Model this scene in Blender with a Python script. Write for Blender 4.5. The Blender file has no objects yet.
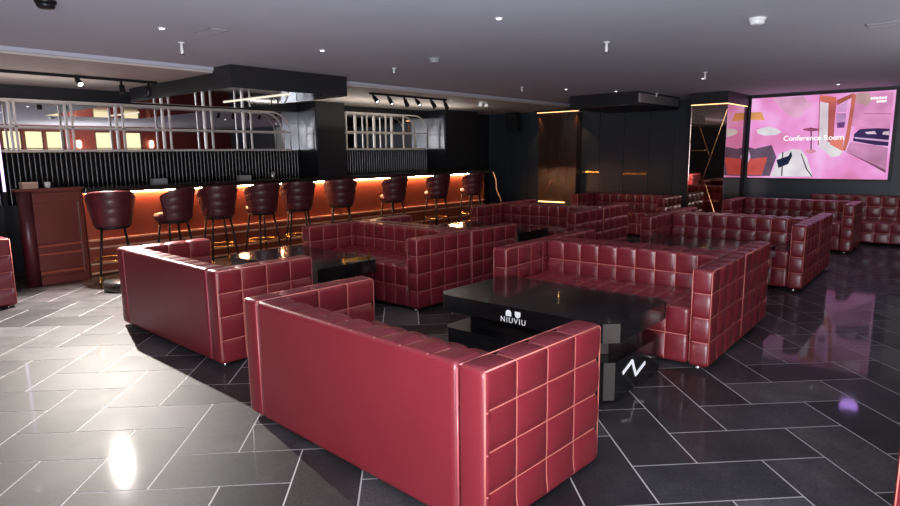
import bpy, math, random
from mathutils import Vector, Matrix
random.seed(7)
C = bpy.context.scene.collection
PI = math.pi

# ------------------------------------------------------------------ materials
def srgb(r, g, b):
    def f(c):
        c /= 255.0
        return c/12.92 if c <= 0.04045 else ((c+0.055)/1.055)**2.4
    return (f(r), f(g), f(b), 1)
MATS = {}
def mat(name, col, rough=.5, metal=0., coat=0., coat_rough=.05, noise=0., nscale=8., bump=0., bscale=60., spec=.5, emis=None, estr=0.):
    if name in MATS: return MATS[name]
    m = bpy.data.materials.new(name); m.use_nodes = True
    nt = m.node_tree; b = nt.nodes['Principled BSDF']
    b.inputs['Base Color'].default_value = col
    b.inputs['Roughness'].default_value = rough
    b.inputs['Metallic'].default_value = metal
    b.inputs['Coat Weight'].default_value = coat
    b.inputs['Coat Roughness'].default_value = coat_rough
    b.inputs['Specular IOR Level'].default_value = spec
    if emis:
        b.inputs['Emission Color'].default_value = emis
        b.inputs['Emission Strength'].default_value = estr
    tc = nt.nodes.new('ShaderNodeTexCoord')
    if noise > 0:
        n = nt.nodes.new('ShaderNodeTexNoise'); n.inputs['Scale'].default_value = nscale; n.inputs['Detail'].default_value = 5
        nt.links.new(tc.outputs['Object'], n.inputs['Vector'])
        mx = nt.nodes.new('ShaderNodeMix'); mx.data_type = 'RGBA'
        mx.inputs['A'].default_value = tuple(c*(1-noise) for c in col[:3])+(1,)
        mx.inputs['B'].default_value = tuple(min(1, c*(1+noise)) for c in col[:3])+(1,)
        nt.links.new(n.outputs['Fac'], mx.inputs['Factor'])
        nt.links.new(mx.outputs['Result'], b.inputs['Base Color'])
    if bump > 0:
        n2 = nt.nodes.new('ShaderNodeTexNoise'); n2.inputs['Scale'].default_value = bscale; n2.inputs['Detail'].default_value = 4
        nt.links.new(tc.outputs['Object'], n2.inputs['Vector'])
        bp = nt.nodes.new('ShaderNodeBump'); bp.inputs['Strength'].default_value = bump; bp.inputs['Distance'].default_value = .01
        nt.links.new(n2.outputs['Fac'], bp.inputs['Height']); nt.links.new(bp.outputs['Normal'], b.inputs['Normal'])
    MATS[name] = m
    return m
def emit(name, col, s):
    if name in MATS: return MATS[name]
    m = bpy.data.materials.new(name); m.use_nodes = True
    nt = m.node_tree; nt.nodes.clear()
    e = nt.nodes.new('ShaderNodeEmission'); e.inputs[0].default_value = col; e.inputs[1].default_value = s
    o = nt.nodes.new('ShaderNodeOutputMaterial'); nt.links.new(e.outputs[0], o.inputs[0])
    MATS[name] = m
    return m

LEATHER = mat('burgundy_leather', (.14, .0125, .0185, 1), .34, coat=.18, coat_rough=.25, noise=.12, nscale=5, bump=.12, bscale=90)
SEAM = mat('seam_thread', (.44, .13, .105, 1), .35)
PIPE = mat('leather_welt', (.33, .07, .08, 1), .3)
STOOL_L = mat('maroon_leather', (.062, .009, .014, 1), .4, coat=.15, coat_rough=.25, noise=.15, bump=.08)
BLACKGLOSS = mat('black_lacquer', (.008, .008, .009, 1), .16, coat=.3)
BLACKSIDE = mat('black_satin', (.014, .013, .013, 1), .3)
BEVELED = mat('bronze_grey_edge', (.075, .062, .055, 1), .3, metal=.2)
WHITE = mat('white_paint_mark', (.9, .9, .92, 1), .4, emis=(1, 1, 1, 1), estr=.25)  # white marks carry a faint glow of their own, though no lamp
DARKMETAL = mat('black_metal', (.02, .02, .022, 1), .35, metal=.6)
BRASS = mat('brass', (.75, .45, .13, 1), .25, metal=1.)
CHROME = mat('chrome', (.8, .8, .82, 1), .15, metal=1.)
RACKM = mat('champagne_metal', (.78, .74, .7, 1), .35, metal=.35)
NAVY = mat('charcoal_panel', (.030, .039, .052, 1), .42, noise=.15, nscale=3)
NAVYDARK = mat('black_wall_paint', (.010, .011, .015, 1), .5)
CEIL = mat('grey_ceiling_paint', (.47, .48, .56, 1), .75, noise=.06, nscale=1.2, bump=.05, bscale=6)
FASCIA = mat('pale_ceiling_band', (.50, .46, .43, 1), .6, noise=.06, nscale=2)
WOOD = mat('red_stained_wood', (.26, .055, .026, 1), .42, coat=.2, coat_rough=.2, noise=.2, nscale=3)
WOODDK = mat('dark_red_wood', (.115, .019, .013, 1), .38, coat=.2, coat_rough=.2, noise=.2, nscale=3)
WOODLIP = mat('light_wood_lip', (.72, .42, .3, 1), .3, coat=.3)
STONE = mat('black_stone_top', (.012, .014, .014, 1), .18, coat=.3)
MIRROR = mat('mirror_glass', (.82, .82, .84, 1), .015, metal=1.)
FROST = mat('pale_blue_glazed_panel', (.12, .145, .18, 1), .25, coat=.35)
BRONZEM = mat('bronze_mirror', (.62, .46, .40, 1), .03, metal=1.)
RIBTILE = mat('black_glazed_tile', (.006, .006, .007, 1), .16, spec=.3)
GREYPLASTIC = mat('grey_plastic', (.3, .3, .31, 1), .5)
WHITEPL = mat('white_plastic', (.75, .75, .75, 1), .4)
PALEPANEL = mat('pale_green_panel', (.36, .40, .35, 1), .5, noise=.1, nscale=3)
REDWALL = mat('brick_red_wall', (.18, .03, .022, 1), .55, noise=.15, nscale=4)
CARD = mat('cardboard', (.5, .33, .24, 1), .7)
LEDW = emit('warm_led', (1, .50, .25, 1), 165)
LEDW2 = emit('warm_led_edge', (1, .5, .2, 1), 4)
LEDREFL = emit('white_led_profile', (1, .88, .72, 1), 1.2)  # glow colour for the reflected LED line under the canopy
SPOTON = emit('lit_spot_lens', (1, .97, .92, 1), 14)
DOTON = emit('lit_downlight_lens', (.95, .97, 1, 1), 5)
NEON = emit('violet_neon', (.75, .5, 1, 1), 3)

# floor materials: tile tone from a per-face attribute
def tile_mat():
    m = bpy.data.materials.new('slate_tile'); m.use_nodes = True
    nt = m.node_tree; b = nt.nodes['Principled BSDF']
    at = nt.nodes.new('ShaderNodeAttribute'); at.attribute_name = 'tone'
    tc = nt.nodes.new('ShaderNodeTexCoord')
    n = nt.nodes.new('ShaderNodeTexNoise'); n.inputs['Scale'].default_value = 3.2; n.inputs['Detail'].default_value = 9; n.inputs['Roughness'].default_value = .7
    nt.links.new(tc.outputs['Object'], n.inputs['Vector'])
    n3 = nt.nodes.new('ShaderNodeTexNoise'); n3.inputs['Scale'].default_value = 160; n3.inputs['Detail'].default_value = 2
    nt.links.new(tc.outputs['Object'], n3.inputs['Vector'])
    cr = nt.nodes.new('ShaderNodeValToRGB')
    cr.color_ramp.elements[0].position = .25; cr.color_ramp.elements[0].color = (.011, .011, .0135, 1)
    cr.color_ramp.elements[1].position = .8; cr.color_ramp.elements[1].color = (.052, .049, .050, 1)
    nt.links.new(n.outputs['Fac'], cr.inputs['Fac'])
    mx = nt.nodes.new('ShaderNodeMix'); mx.data_type = 'RGBA'; mx.blend_type = 'MULTIPLY'; mx.inputs['Factor'].default_value = 1
    nt.links.new(cr.outputs['Color'], mx.inputs['A']); nt.links.new(at.outputs['Color'], mx.inputs['B'])
    m2 = nt.nodes.new('ShaderNodeMix'); m2.data_type = 'RGBA'; m2.blend_type = 'MULTIPLY'; m2.inputs['Factor'].default_value = .8
    c2 = nt.nodes.new('ShaderNodeValToRGB'); c2.color_ramp.elements[0].position = .3; c2.color_ramp.elements[0].color = (.45, .45, .45, 1); c2.color_ramp.elements[1].position = .72; c2.color_ramp.elements[1].color = (1.9, 1.85, 1.8, 1)
    n4 = nt.nodes.new('ShaderNodeTexNoise'); n4.inputs['Scale'].default_value = 70; n4.inputs['Detail'].default_value = 5; n4.inputs['Roughness'].default_value = .75
    nt.links.new(tc.outputs['Object'], n4.inputs['Vector']); nt.links.new(n4.outputs['Fac'], c2.inputs['Fac'])
    nt.links.new(mx.outputs['Result'], m2.inputs['A']); nt.links.new(c2.outputs['Color'], m2.inputs['B'])
    nt.links.new(m2.outputs['Result'], b.inputs['Base Color'])
    mr = nt.nodes.new('ShaderNodeMapRange'); mr.inputs['To Min'].default_value = .5; mr.inputs['To Max'].default_value = .65
    nt.links.new(n.outputs['Fac'], mr.inputs['Value']); nt.links.new(mr.outputs['Result'], b.inputs['Roughness'])
    b.inputs['Specular IOR Level'].default_value = .12
    b.inputs['Coat Weight'].default_value = .42; b.inputs['Coat Roughness'].default_value = .055
    bp = nt.nodes.new('ShaderNodeBump'); bp.inputs['Strength'].default_value = .10; bp.inputs['Distance'].default_value = .004
    nt.links.new(n3.outputs['Fac'], bp.inputs['Height']); nt.links.new(bp.outputs['Normal'], b.inputs['Normal'])
    return m
TILE = tile_mat()
GROUT = mat('pale_grout', (.42, .40, .40, 1), .6)

# ------------------------------------------------------------------ mesh helpers
def link(name, me, parent=None):
    o = bpy.data.objects.new(name, me); C.objects.link(o)
    if parent: o.parent = parent
    return o
def tag(o, label=None, cat=None, group=None, kind=None):
    if label: o['label'] = label
    if cat: o['category'] = cat
    if group: o['group'] = group
    if kind: o['kind'] = kind
    return o
def empty(name, loc=(0, 0, 0), rz=0, label=None, cat=None, group=None):
    o = bpy.data.objects.new(name, None); C.objects.link(o)
    o.location = loc; o.rotation_euler = (0, 0, rz); o.empty_display_size = .1
    return tag(o, label, cat, group)

class MB:
    def __init__(s): s.v = []; s.f = []; s.mi = []; s.sm = []
    def add(s, vs, fs, mi=0, sm=False, M=None):
        k = len(s.v)
        s.v += [tuple(M @ Vector(p)) if M else tuple(p) for p in vs]
        s.f += [tuple(k+i for i in f) for f in fs]; s.mi += [mi]*len(fs); s.sm += [sm]*len(fs)
        return s
    def box(s, a, b, mi=0, M=None):
        (x0, y0, z0), (x1, y1, z1) = a, b
        vs = [(x0,y0,z0),(x1,y0,z0),(x1,y1,z0),(x0,y1,z0),(x0,y0,z1),(x1,y0,z1),(x1,y1,z1),(x0,y1,z1)]
        return s.add(vs, [(3,2,1,0),(4,5,6,7),(0,1,5,4),(1,2,6,5),(2,3,7,6),(3,0,4,7)], mi, False, M)
    def prism(s, poly, z0, z1, mi=0, M=None):      # poly ccw in xy
        n = len(poly)
        vs = [(x, y, z0) for x, y in poly]+[(x, y, z1) for x, y in poly]
        fs = [tuple(range(n-1, -1, -1)), tuple(range(n, 2*n))]+[(i, (i+1) % n, n+(i+1) % n, n+i) for i in range(n)]
        return s.add(vs, fs, mi, False, M)
    def lathe(s, prof, c=(0, 0, 0), n=24, mi=0, M=None):   # prof: (r,z)
        vs = []; fs = []
        for r, z in prof:
            for i in range(n):
                a = 2*PI*i/n; vs.append((c[0]+r*math.cos(a), c[1]+r*math.sin(a), c[2]+z))
        for j in range(len(prof)-1):
            for i in range(n):
                fs.append((j*n+i, j*n+(i+1) % n, (j+1)*n+(i+1) % n, (j+1)*n+i))
        fs.append(tuple(range(n-1, -1, -1))); fs.append(tuple(range((len(prof)-1)*n, len(prof)*n)))
        return s.add(vs, fs, mi, True, M)
    def tube(s, pts, r, n=8, closed=False, mi=0, r2=None):
        pts = [Vector(p) for p in pts]; m = len(pts); vs = []; fs = []
        prev = None
        for i, p in enumerate(pts):
            if closed: t = (pts[(i+1) % m]-pts[i-1])
            else: t = pts[min(i+1, m-1)]-pts[max(i-1, 0)]
            t.normalize()
            if prev is None:
                a = Vector((0, 0, 1)) if abs(t.z) < .9 else Vector((1, 0, 0))
                u = t.cross(a).normalized()
            else:
                u = (prev-t*prev.dot(t)).normalized()
            prev = u; w = t.cross(u)
            rr = r if r2 is None else r+(r2-r)*i/(m-1)
            for k in range(n):
                a = 2*PI*k/n; vs.append(p+(u*math.cos(a)+w*math.sin(a))*rr)
        for i in range(m if closed else m-1):
            for k in range(n):
                j = (i+1) % m
                fs.append((i*n+k, i*n+(k+1) % n, j*n+(k+1) % n, j*n+k))
        if not closed:
            fs.append(tuple(range(n-1, -1, -1))); fs.append(tuple((m-1)*n+k for k in range(n)))
        return s.add(vs, fs, mi, True)
    def bar(s, a, b, w, h=None, mi=0):        # square bar between two points
        a, b = Vector(a), Vector(b); h = h or w
        t = (b-a).normalized(); up = Vector((0, 0, 1)) if abs(t.z) < .9 else Vector((0, 1, 0))
        u = t.cross(up).normalized()*w/2; v = t.cross(u).normalized()*h/2
        vs = [a-u-v, a+u-v, a+u+v, a-u+v, b-u-v, b+u-v, b+u+v, b-u+v]
        return s.add(vs, [(3,2,1,0),(4,5,6,7),(0,1,5,4),(1,2,6,5),(2,3,7,6),(3,0,4,7)], mi)
    def mesh(s, name, mats):
        me = bpy.data.meshes.new(name)
        me.from_pydata([tuple(v) for v in s.v], [], s.f)
        for m in (mats if isinstance(mats, (list, tuple)) else [mats]): me.materials.append(m)
        me.polygons.foreach_set('material_index', s.mi)
        me.polygons.foreach_set('use_smooth', s.sm)
        me.update()
        return me
    def build(s, name, mats, parent=None, bevel=0):
        o = link(name, s.mesh(name, mats), parent)
        import bmesh
        bm = bmesh.new(); bm.from_mesh(o.data); bmesh.ops.recalc_face_normals(bm, faces=bm.faces)
        if bevel: 
            es = [e for e in bm.edges if len(e.link_faces) == 2 and e.calc_face_angle(0) > .5]
            bmesh.ops.bevel(bm, geom=es, offset=bevel, segments=2, affect='EDGES', profile=.5)
        bm.to_mesh(o.data); bm.free()
        return o

def quilt(name, lo, hi, cells, parent, plain=(), r=.031, puff=.016, band=.017, seam=True, zbase=None):
    """Upholstered block: rounded box, puffed squares, stitched grooves. cells = (nx, ny, nz) or explicit cut lists."""
    axes = []; cuts = []
    for a in range(3):
        L = hi[a]-lo[a]
        c = cells[a]
        cc = [L*i/c for i in range(c+1)] if isinstance(c, int) else [x-lo[a] for x in c]
        cuts.append(cc)
        pts = set()
        for i in range(len(cc)-1):
            w = cc[i+1]-cc[i]
            for t in (0, band, .1, .22, .5, .78, .9, 1-band, 1): pts.add(round(cc[i]+w*t, 5))
        for e in (.25, .55, 1.): pts.add(round(r*(1-math.cos(e*PI/2))*.999+.0, 5)); pts.add(round(L-r*(1-math.cos(e*PI/2))*.999, 5))
        p = sorted(pts); q = [p[0]]
        for x in p[1:]:
            if x-q[-1] > .0015: q.append(x)
        q[-1] = p[-1]
        axes.append(q)
    size = [hi[a]-lo[a] for a in range(3)]
    def prof(a, x):
        cc = cuts[a]
        for i in range(len(cc)-1):
            if x <= cc[i+1]+1e-6:
                w = cc[i+1]-cc[i]; t = (x-cc[i])/w
                if (i == 0 and t < .5) or (i == len(cc)-2 and t > .5): return 1.
                return 1-abs(2*t-1)**3.2
        return 1.
    idx = {}; vs = []
    def vert(i, j, k):
        key = (i, j, k)
        if key in idx: return idx[key]
        p = Vector((axes[0][i], axes[1][j], axes[2][k]))
        q = Vector([min(max(p[a], r), size[a]-r) for a in range(3)])
        n = (p-q)
        if n.length < 1e-7:
            n = Vector((0, 0, 0))
            for a, (ii) in enumerate((i, j, k)):
                if ii == 0: n[a] = -1
                if ii == len(axes[a])-1: n[a] = 1
        n.normalize()
        base = q+n*r if (p-q).length > 1e-7 else p
        w = 1.
        for a in range(3):
            w *= (abs(n[a]) + (1-abs(n[a]))*prof(a, p[a]))
        for (a, sgn) in plain:
            if n[a]*sgn > .3: w = 1.
        w = w+(1-w)*max(0., 1-p[2]/.07)
        base = base - n*puff*(1-w)
        vs.append(tuple(base[a]+lo[a] for a in range(3)))
        idx[key] = len(vs)-1
        return idx[key]
    fs = []; mi = []
    def isseam(a, x0, x1):
        cc = cuts[a]; m = (x0+x1)/2
        for i in range(1, len(cc)-1):
            w = min(cc[i]-cc[i-1], cc[i+1]-cc[i])
            if abs(m-cc[i]) < w*band*.98: return True
        return False
    for a in range(3):
        u, v = [(1, 2), (2, 0), (0, 1)][a]
        for side in (0, 1):
            fix = 0 if side == 0 else len(axes[a])-1
            for iu in range(len(axes[u])-1):
                for iv in range(len(axes[v])-1):
                    q = []
                    for (du, dv) in ((0, 0), (1, 0), (1, 1), (0, 1)):
                        key = [0, 0, 0]; key[a] = fix; key[u] = iu+du; key[v] = iv+dv
                        q.append(vert(*key))
                    if side == 0: q.reverse()
                    fs.append(tuple(q))
                    pl = (a, 1 if side else -1) in plain
                    s = seam and not pl and (isseam(u, axes[u][iu], axes[u][iu+1]) or isseam(v, axes[v][iv], axes[v][iv+1]))
                    mi.append(1 if s else 0)
    me = bpy.data.meshes.new(name); me.from_pydata(vs, [], fs)
    me.materials.append(LEATHER); me.materials.append(SEAM)
    me.polygons.foreach_set('material_index', mi)
    me.polygons.foreach_set('use_smooth', [True]*len(fs)); me.update()
    return link(name, me, parent)

def copy_tree(o, parent=None):
    c = o.copy(); C.objects.link(c)
    if parent: c.parent = parent
    for ch in list(o.children): copy_tree(ch, c)
    return c

def struct(o, label=None):
    o['kind'] = 'structure'
    if label: o['label'] = label
    return o

# ------------------------------------------------------------------ camera
cam_d = bpy.data.cameras.new('camera'); cam = bpy.data.objects.new('camera', cam_d); C.objects.link(cam)
Rv = Vector((.75557, .65496, -.01165)); Uv = Vector((-.09697, .12941, .98684)); Fv = Vector((-.64785, .7445, -.16129))
M = Matrix(((Rv.x, Uv.x, -Fv.x), (Rv.y, Uv.y, -Fv.y), (Rv.z, Uv.z, -Fv.z))).to_4x4()
M.translation = Vector((1.1496, -2.6447, 1.5055))
cam.matrix_world = M
cam_d.sensor_width = 36; cam_d.lens = 611.3/900*36; cam_d.clip_start = .05
bpy.context.scene.camera = cam

# ------------------------------------------------------------------ room shell
XW, XE, YS, YN, H = -8.42, 4.0, -5.0, 9.9, 2.5
W = .325; s2 = 2**-.5
def herringbone():
    g = .0036
    vs, fs, mi, tone = [], [], [], []
    def quad(x0, y0, x1, y1):
        P = [(x0+g, y0+g), (x1-g, y0+g), (x1-g, y1-g), (x0+g, y1-g)]
        pts = [((x-y)*s2, (x+y)*s2) for x, y in P]
        cx = sum(p[0] for p in pts)/4; cy = sum(p[1] for p in pts)/4
        if not (XW-.5 < cx < XE+.5 and YS-.5 < cy < YN+.5): return
        # clip to room by clamping far corners
        k = len(vs); vs.extend((min(max(p[0], XW), XE), min(max(p[1], YS), YN), 0) for p in pts)
        fs.append((k, k+1, k+2, k+3)); mi.append(0)
        t = random.choice([.55, .8, .95, 1.1, 1.3, 1.6])*random.uniform(.85, 1.15); tone.append((t*random.uniform(.97, 1.05), t, t*random.uniform(.97, 1.06), 1))
    for n in range(-60, 61):
        for k in range(-40, 41):
            x0, y0 = n+4*k, n       # x0 = y0 mod 4
            quad(x0*W, (y0-1)*W, (x0+2)*W, y0*W)
            quad((x0+2)*W, (y0-2)*W, (x0+3)*W, y0*W)
    k = len(vs)
    vs.extend([(XW, YS, -.0015), (XE, YS, -.0015), (XE, YN, -.0015), (XW, YN, -.0015)]); fs.append((k, k+1, k+2, k+3)); mi.append(1); tone.append((1, 1, 1, 1))
    vs.extend([(XW, YS, -.1), (XE, YS, -.1), (XE, YN, -.1), (XW, YN, -.1)]); k += 4; fs.append((k+3, k+2, k+1, k)); mi.append(1); tone.append((1, 1, 1, 1))
    me = bpy.data.meshes.new('floor'); me.from_pydata(vs, [], fs)
    me.materials.append(TILE); me.materials.append(GROUT); me.polygons.foreach_set('material_index', mi)
    at = me.attributes.new('tone', 'FLOAT_COLOR', 'CORNER')
    col = []
    for p, t in zip(me.polygons, tone):
        for _ in p.loop_indices: col.extend(t)
    at.data.foreach_set('color', col)
    me.update()
    return link('floor', me)
struct(herringbone(), 'dark slate tile floor in herringbone pattern with pale grout')
struct(MB().box((XW-.2, YS-.2, H), (XE+.2, YN+.2, H+.1)).build('ceiling', CEIL), 'smooth grey painted ceiling')
b = MB().box((XW, YS, 2.44), (-5.62, YN, H-.001)); struct(b.build('trim_1', FASCIA), 'pale dropped ceiling band over the bar')
b = MB().box((-5.62, YS, 2.462), (-5.585, YN, H-.001)); struct(b.build('trim_2', CEIL), 'stepped edge of the dropped ceiling band')

struct(MB().box((XW-.15, YS, 0), (XW, YN, H)).build('wall_west', NAVYDARK), 'black wall behind the bar')
struct(MB().box((XW, YS-.15, 0), (XE, YS, H)).build('wall_south', NAVY), 'dark wall behind the camera')
# north wall: dark panels with shadow gaps
b = MB().box((XW, YN, 0), (XE, YN+.15, H))
xs = [XW+.01, -8.19, -7.70, -7.23, -6.9, -5.85, -5.33, -4.76, -4.2, -3.68, -3.2, -2.45, -.03, .3, 1.1, 1.9, 2.7, 3.5, XE-.01]
for i in range(len(xs)-1):
    x0, x1 = xs[i]+.006, xs[i+1]-.006
    if -2.5 < xs[i] < -.1:
        b.box((x0, YN-.02, .0), (x1, YN, .97)); continue
    if -6.95 < xs[i] < -6: continue
    for z0, z1 in ((.0, 1.70), (1.712, H-.002)):
        b.box((x0, YN-.02, z0), (x1, YN, z1))
struct(b.build('wall_north', NAVY), 'far wall of charcoal panels with thin gaps')

# east wall with windows (seen only in the bar mirror)
wins = [(2.55, 3.05), (3.12, 3.62), (3.68, 4.2), (5.08, 5.6), (6.02, 6.55)]
b = MB(); y = YS; zlo, zhi = 1.45, 2.33
for (y0, y1) in wins:
    b.box((XE, y, 0), (XE+.15, y0, H)); b.box((XE, y0, 0), (XE+.15, y1, zlo)); b.box((XE, y0, zhi), (XE+.15, y1, H)); y = y1
b.box((XE, y, 0), (XE+.15, YN, H))
struct(b.build('wall_east', REDWALL), 'brick red wall with lit windows, seen in the bar mirror')
PANE = emit('lit_window_pane', (1, .84, .5, 1), 1.5)
for i, (y0, y1) in enumerate(wins):
    fr = MB()
    for (a, c) in (((y0, zlo), (y0+.03, zhi)), ((y1-.03, zlo), (y1, zhi)), ((y0, zlo), (y1, zlo+.03)), ((y0, zhi-.03), (y1, zhi)), ((y0, 1.78), (y1, 1.81))):
        fr.box((XE+.02, a[0], a[1]), (XE+.07, c[0], c[1]))
    w = struct(fr.build('window_%d' % (i+1), DARKMETAL), 'window with a warm bright pane reflected in the bar mirror')
    MB().box((XE+.09, y0+.005, zlo+.005), (XE+.1, y1-.005, zhi-.005)).build('pane', PANE, w)

# pale panel right of the screen
b = MB().box((.12, YN-.06, 1.0), (.9, YN-.02, H-.03)); struct(b.build('trim_3', PALEPANEL), 'pale wall panel at the right of the screen')

# ------------------------------------------------------------------ pillars
def pillar(name, x0, x1, y0, y1, mirror_face, label):
    p = empty(name, ((x0+x1)/2, (y0+y1)/2, 0), 0, label, 'pillar')
    cx, cy = (x0+x1)/2, (y0+y1)/2
    MB().box((x0-cx, y0-cy, 0), (x1-cx, y1-cy, 2.438)).build('shaft', NAVYDARK, p)
    if mirror_face:
        MB().box((x0+.01-cx, y0-.012-cy, 1.6), (x1-.03-cx, y0-cy-.001, 2.27)).build('glazed_panel', FROST, p)
    return p
pillar('bar_pillar', XW+.002, -7.87, 4.16, 4.80, True, 'dark square pillar between the two bottle racks behind the bar')
pillar('bar_pillar', XW+.002, -7.87, 7.62, 8.75, True, 'dark wide pillar at the far end of the bar')

# mirrored column beside the screen
cx, cy = -2.60, 9.24
col = empty('mirrored_column', (cx, cy, 0), 0, 'square column clad in bronze mirror with gold lines, left of the screen', 'column')
MB().box((-.40, -.62, 0), (.40, .655, .10)).build('plinth', NAVYDARK, col)
MB().box((-.38, -.60, .10), (.38, .655, 2.29)).build('core', NAVYDARK, col)
MB().box((-.39, -.612, .10), (.392, -.601, 2.28)).build('front_mirror', BRONZEM, col)
MB().box((.381, -.60, .10), (.392, .34, 2.28)).build('side_mirror', BRONZEM, col)
MB().box((-.40, -.64, 2.30), (.40, .655, H-.002)).build('cap', NAVYDARK, col)
b = MB().box((-.395, -.632, 2.288), (.395, -.618, 2.299)).box((.385, -.618, 2.288), (.397, .52, 2.299))
b.build('led_strip', LEDW2, col)
b = MB()
for (a, c) in (((-.38, .12), (.38, 2.2)), ((-.38, .98), (.38, .98)), ((-.38, .1), (0, .9)), ((.38, .1), (0, .9)), ((-.38, 1.5), (-.05, 1.5))):
    b.bar((a[0], -.615, a[1]), (c[0], -.615, c[1]), .010, .008)
b.bar((.05, -.615, 1.42), (-.30, -.615, 2.15), .010, .008)
b.build('gold_inlay', BRASS, col)
b = MB().box((-.394, -.618, .1), (-.386, -.60, 2.28)).box((.386, -.618, .1), (.396, -.60, 2.28)); b.build('corner_trim', CHROME, col)

# niche pillar with warm lights on the far wall
col.scale = (.79, 1, 1)
cx, cy = -6.27, 9.75
col = empty('bronze_wall_pier', (cx, cy, 0), 0, 'narrow bronze pier on the far wall washed by small warm lights', 'pier')
BROWNP = mat('brown_lacquer_panel', (.035, .016, .010, 1), .38, noise=.3, nscale=2)
b = MB()
for i in range(4):
    b.box((-.50+i*.25+.004, -.10, .0), (-.25+i*.25-.004, .148, 2.36))
b.build('panel', BROWNP, col)
MB().box((-.545, -.20, 2.40), (.56, .148, H-.002)).build('canopy', NAVYDARK, col)
MB().box((-.53, -.13, 2.388), (.54, -.115, 2.399)).build('led_strip', LEDW2, col)
b = MB().box((-.46, -.16, .352), (.22, -.11, .37)); b.build('lower_led_strip', emit('warm_led_low', (1, .55, .18, 1), 5), col)
MB().box((-.50, -.19, 0), (.50, -.102, .35)).build('ledge', NAVYDARK, col)
b = MB().bar((-.44, -.108, .38), (-.10, -.108, .88), .014, .008).bar((.2, -.108, .38), (-.10, -.108, .88), .014, .008); b.build('gold_inlay', BRASS, col)

# gold handles on wall panels
def rail(x0, x1, z, end, label):
    p = empty('wall_rail', ((x0+x1)/2, YN-.021, z), 0, label, 'wall rail')
    h = (x1-x0)/2
    MB().box((-h, -.022, -.014), (h, -.006, .014)).build('bar', BRASS, p)
    for q in (-h+.02, h-.04): MB().box((q, -.006, -.008), (q+.02, 0, .008)).build('bracket', BRASS, p)
    if end: MB().box((h-.016, -.024, -.11), (h, -.006, .08)).build('end_plate', BRASS, p)
rail(-5.73, -5.32, 1.05, False, 'pale gold rail on the wall panel right of the bronze pier')
rail(-4.74, -4.22, 1.03, True, 'orange gold rail with an upright end on the far wall panels')

# loudspeaker
sp = empty('wall_speaker', (-7.47, YN-.18, 2.0), math.radians(-14), 'black loudspeaker tilted high on the far wall near the bar end', 'speaker')
Mt = Matrix.Rotation(math.radians(8), 4, 'X')
MB().prism([(-.21, -.1), (.21, -.1), (.15, .1), (-.15, .1)], 0, .46, M=Mt).build('cabinet', DARKMETAL, sp, .008)
MB().box((-.19, -.108, .02), (.19, -.1005, .44), M=Mt).build('grille', mat('speaker_cloth', (.02, .02, .022, 1), .8, bump=.6, bscale=300), sp)
MB().box((-.03, .06, .15), (.03, .155, .22)).build('bracket', DARKMETAL, sp)

# ------------------------------------------------------------------ video screen
X0, X1, Z0, Z1 = -2.24, -.06, .984, 2.437
scr = empty('video_screen', ((X0+X1)/2, YN-.021, 0), 0, 'large lit video screen showing a pink conference room picture', 'screen')
ox = (X0+X1)/2
b = MB().box((X0-.03-ox, -.03, Z0-.03), (X1+.05-ox, 0, Z1+.03)); b.build('frame', NAVYDARK, scr)
def screen_mat():
    m = bpy.data.materials.new('screen_picture'); m.use_nodes = True; nt = m.node_tree; nt.nodes.clear()
    tc = nt.nodes.new('ShaderNodeTexCoord')
    mp = nt.nodes.new('ShaderNodeMapping'); mp.inputs['Scale'].default_value = (1.1, 1, .9); mp.inputs['Location'].default_value = (.3, 0, .2)
    n = nt.nodes.new('ShaderNodeTexNoise'); n.inputs['Scale'].default_value = 1.6; n.inputs['Detail'].default_value = 2
    cr = nt.nodes.new('ShaderNodeValToRGB')
    e = cr.color_ramp.elements
    e[0].position = .35; e[0].color = srgb(222, 132, 180)
    e[1].position = .65; e[1].color = srgb(250, 190, 240)
    x = e.new(.5); x.color = srgb(240, 155, 218)
    em = nt.nodes.new('ShaderNodeEmission'); em.inputs[1].default_value = SCR
    o = nt.nodes.new('ShaderNodeOutputMaterial')
    nt.links.new(tc.outputs['Object'], mp.inputs['Vector']); nt.links.new(mp.outputs[0], n.inputs['Vector']); nt.links.new(n.outputs['Fac'], cr.inputs['Fac'])
    nt.links.new(cr.outputs['Color'], em.inputs[0]); nt.links.new(em.outputs[0], o.inputs[0])
    return m
SCR = .95
MB().box((X0-ox, -.036, Z0), (X1-ox, -.0305, Z1)).build('display', screen_mat(), scr)
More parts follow.
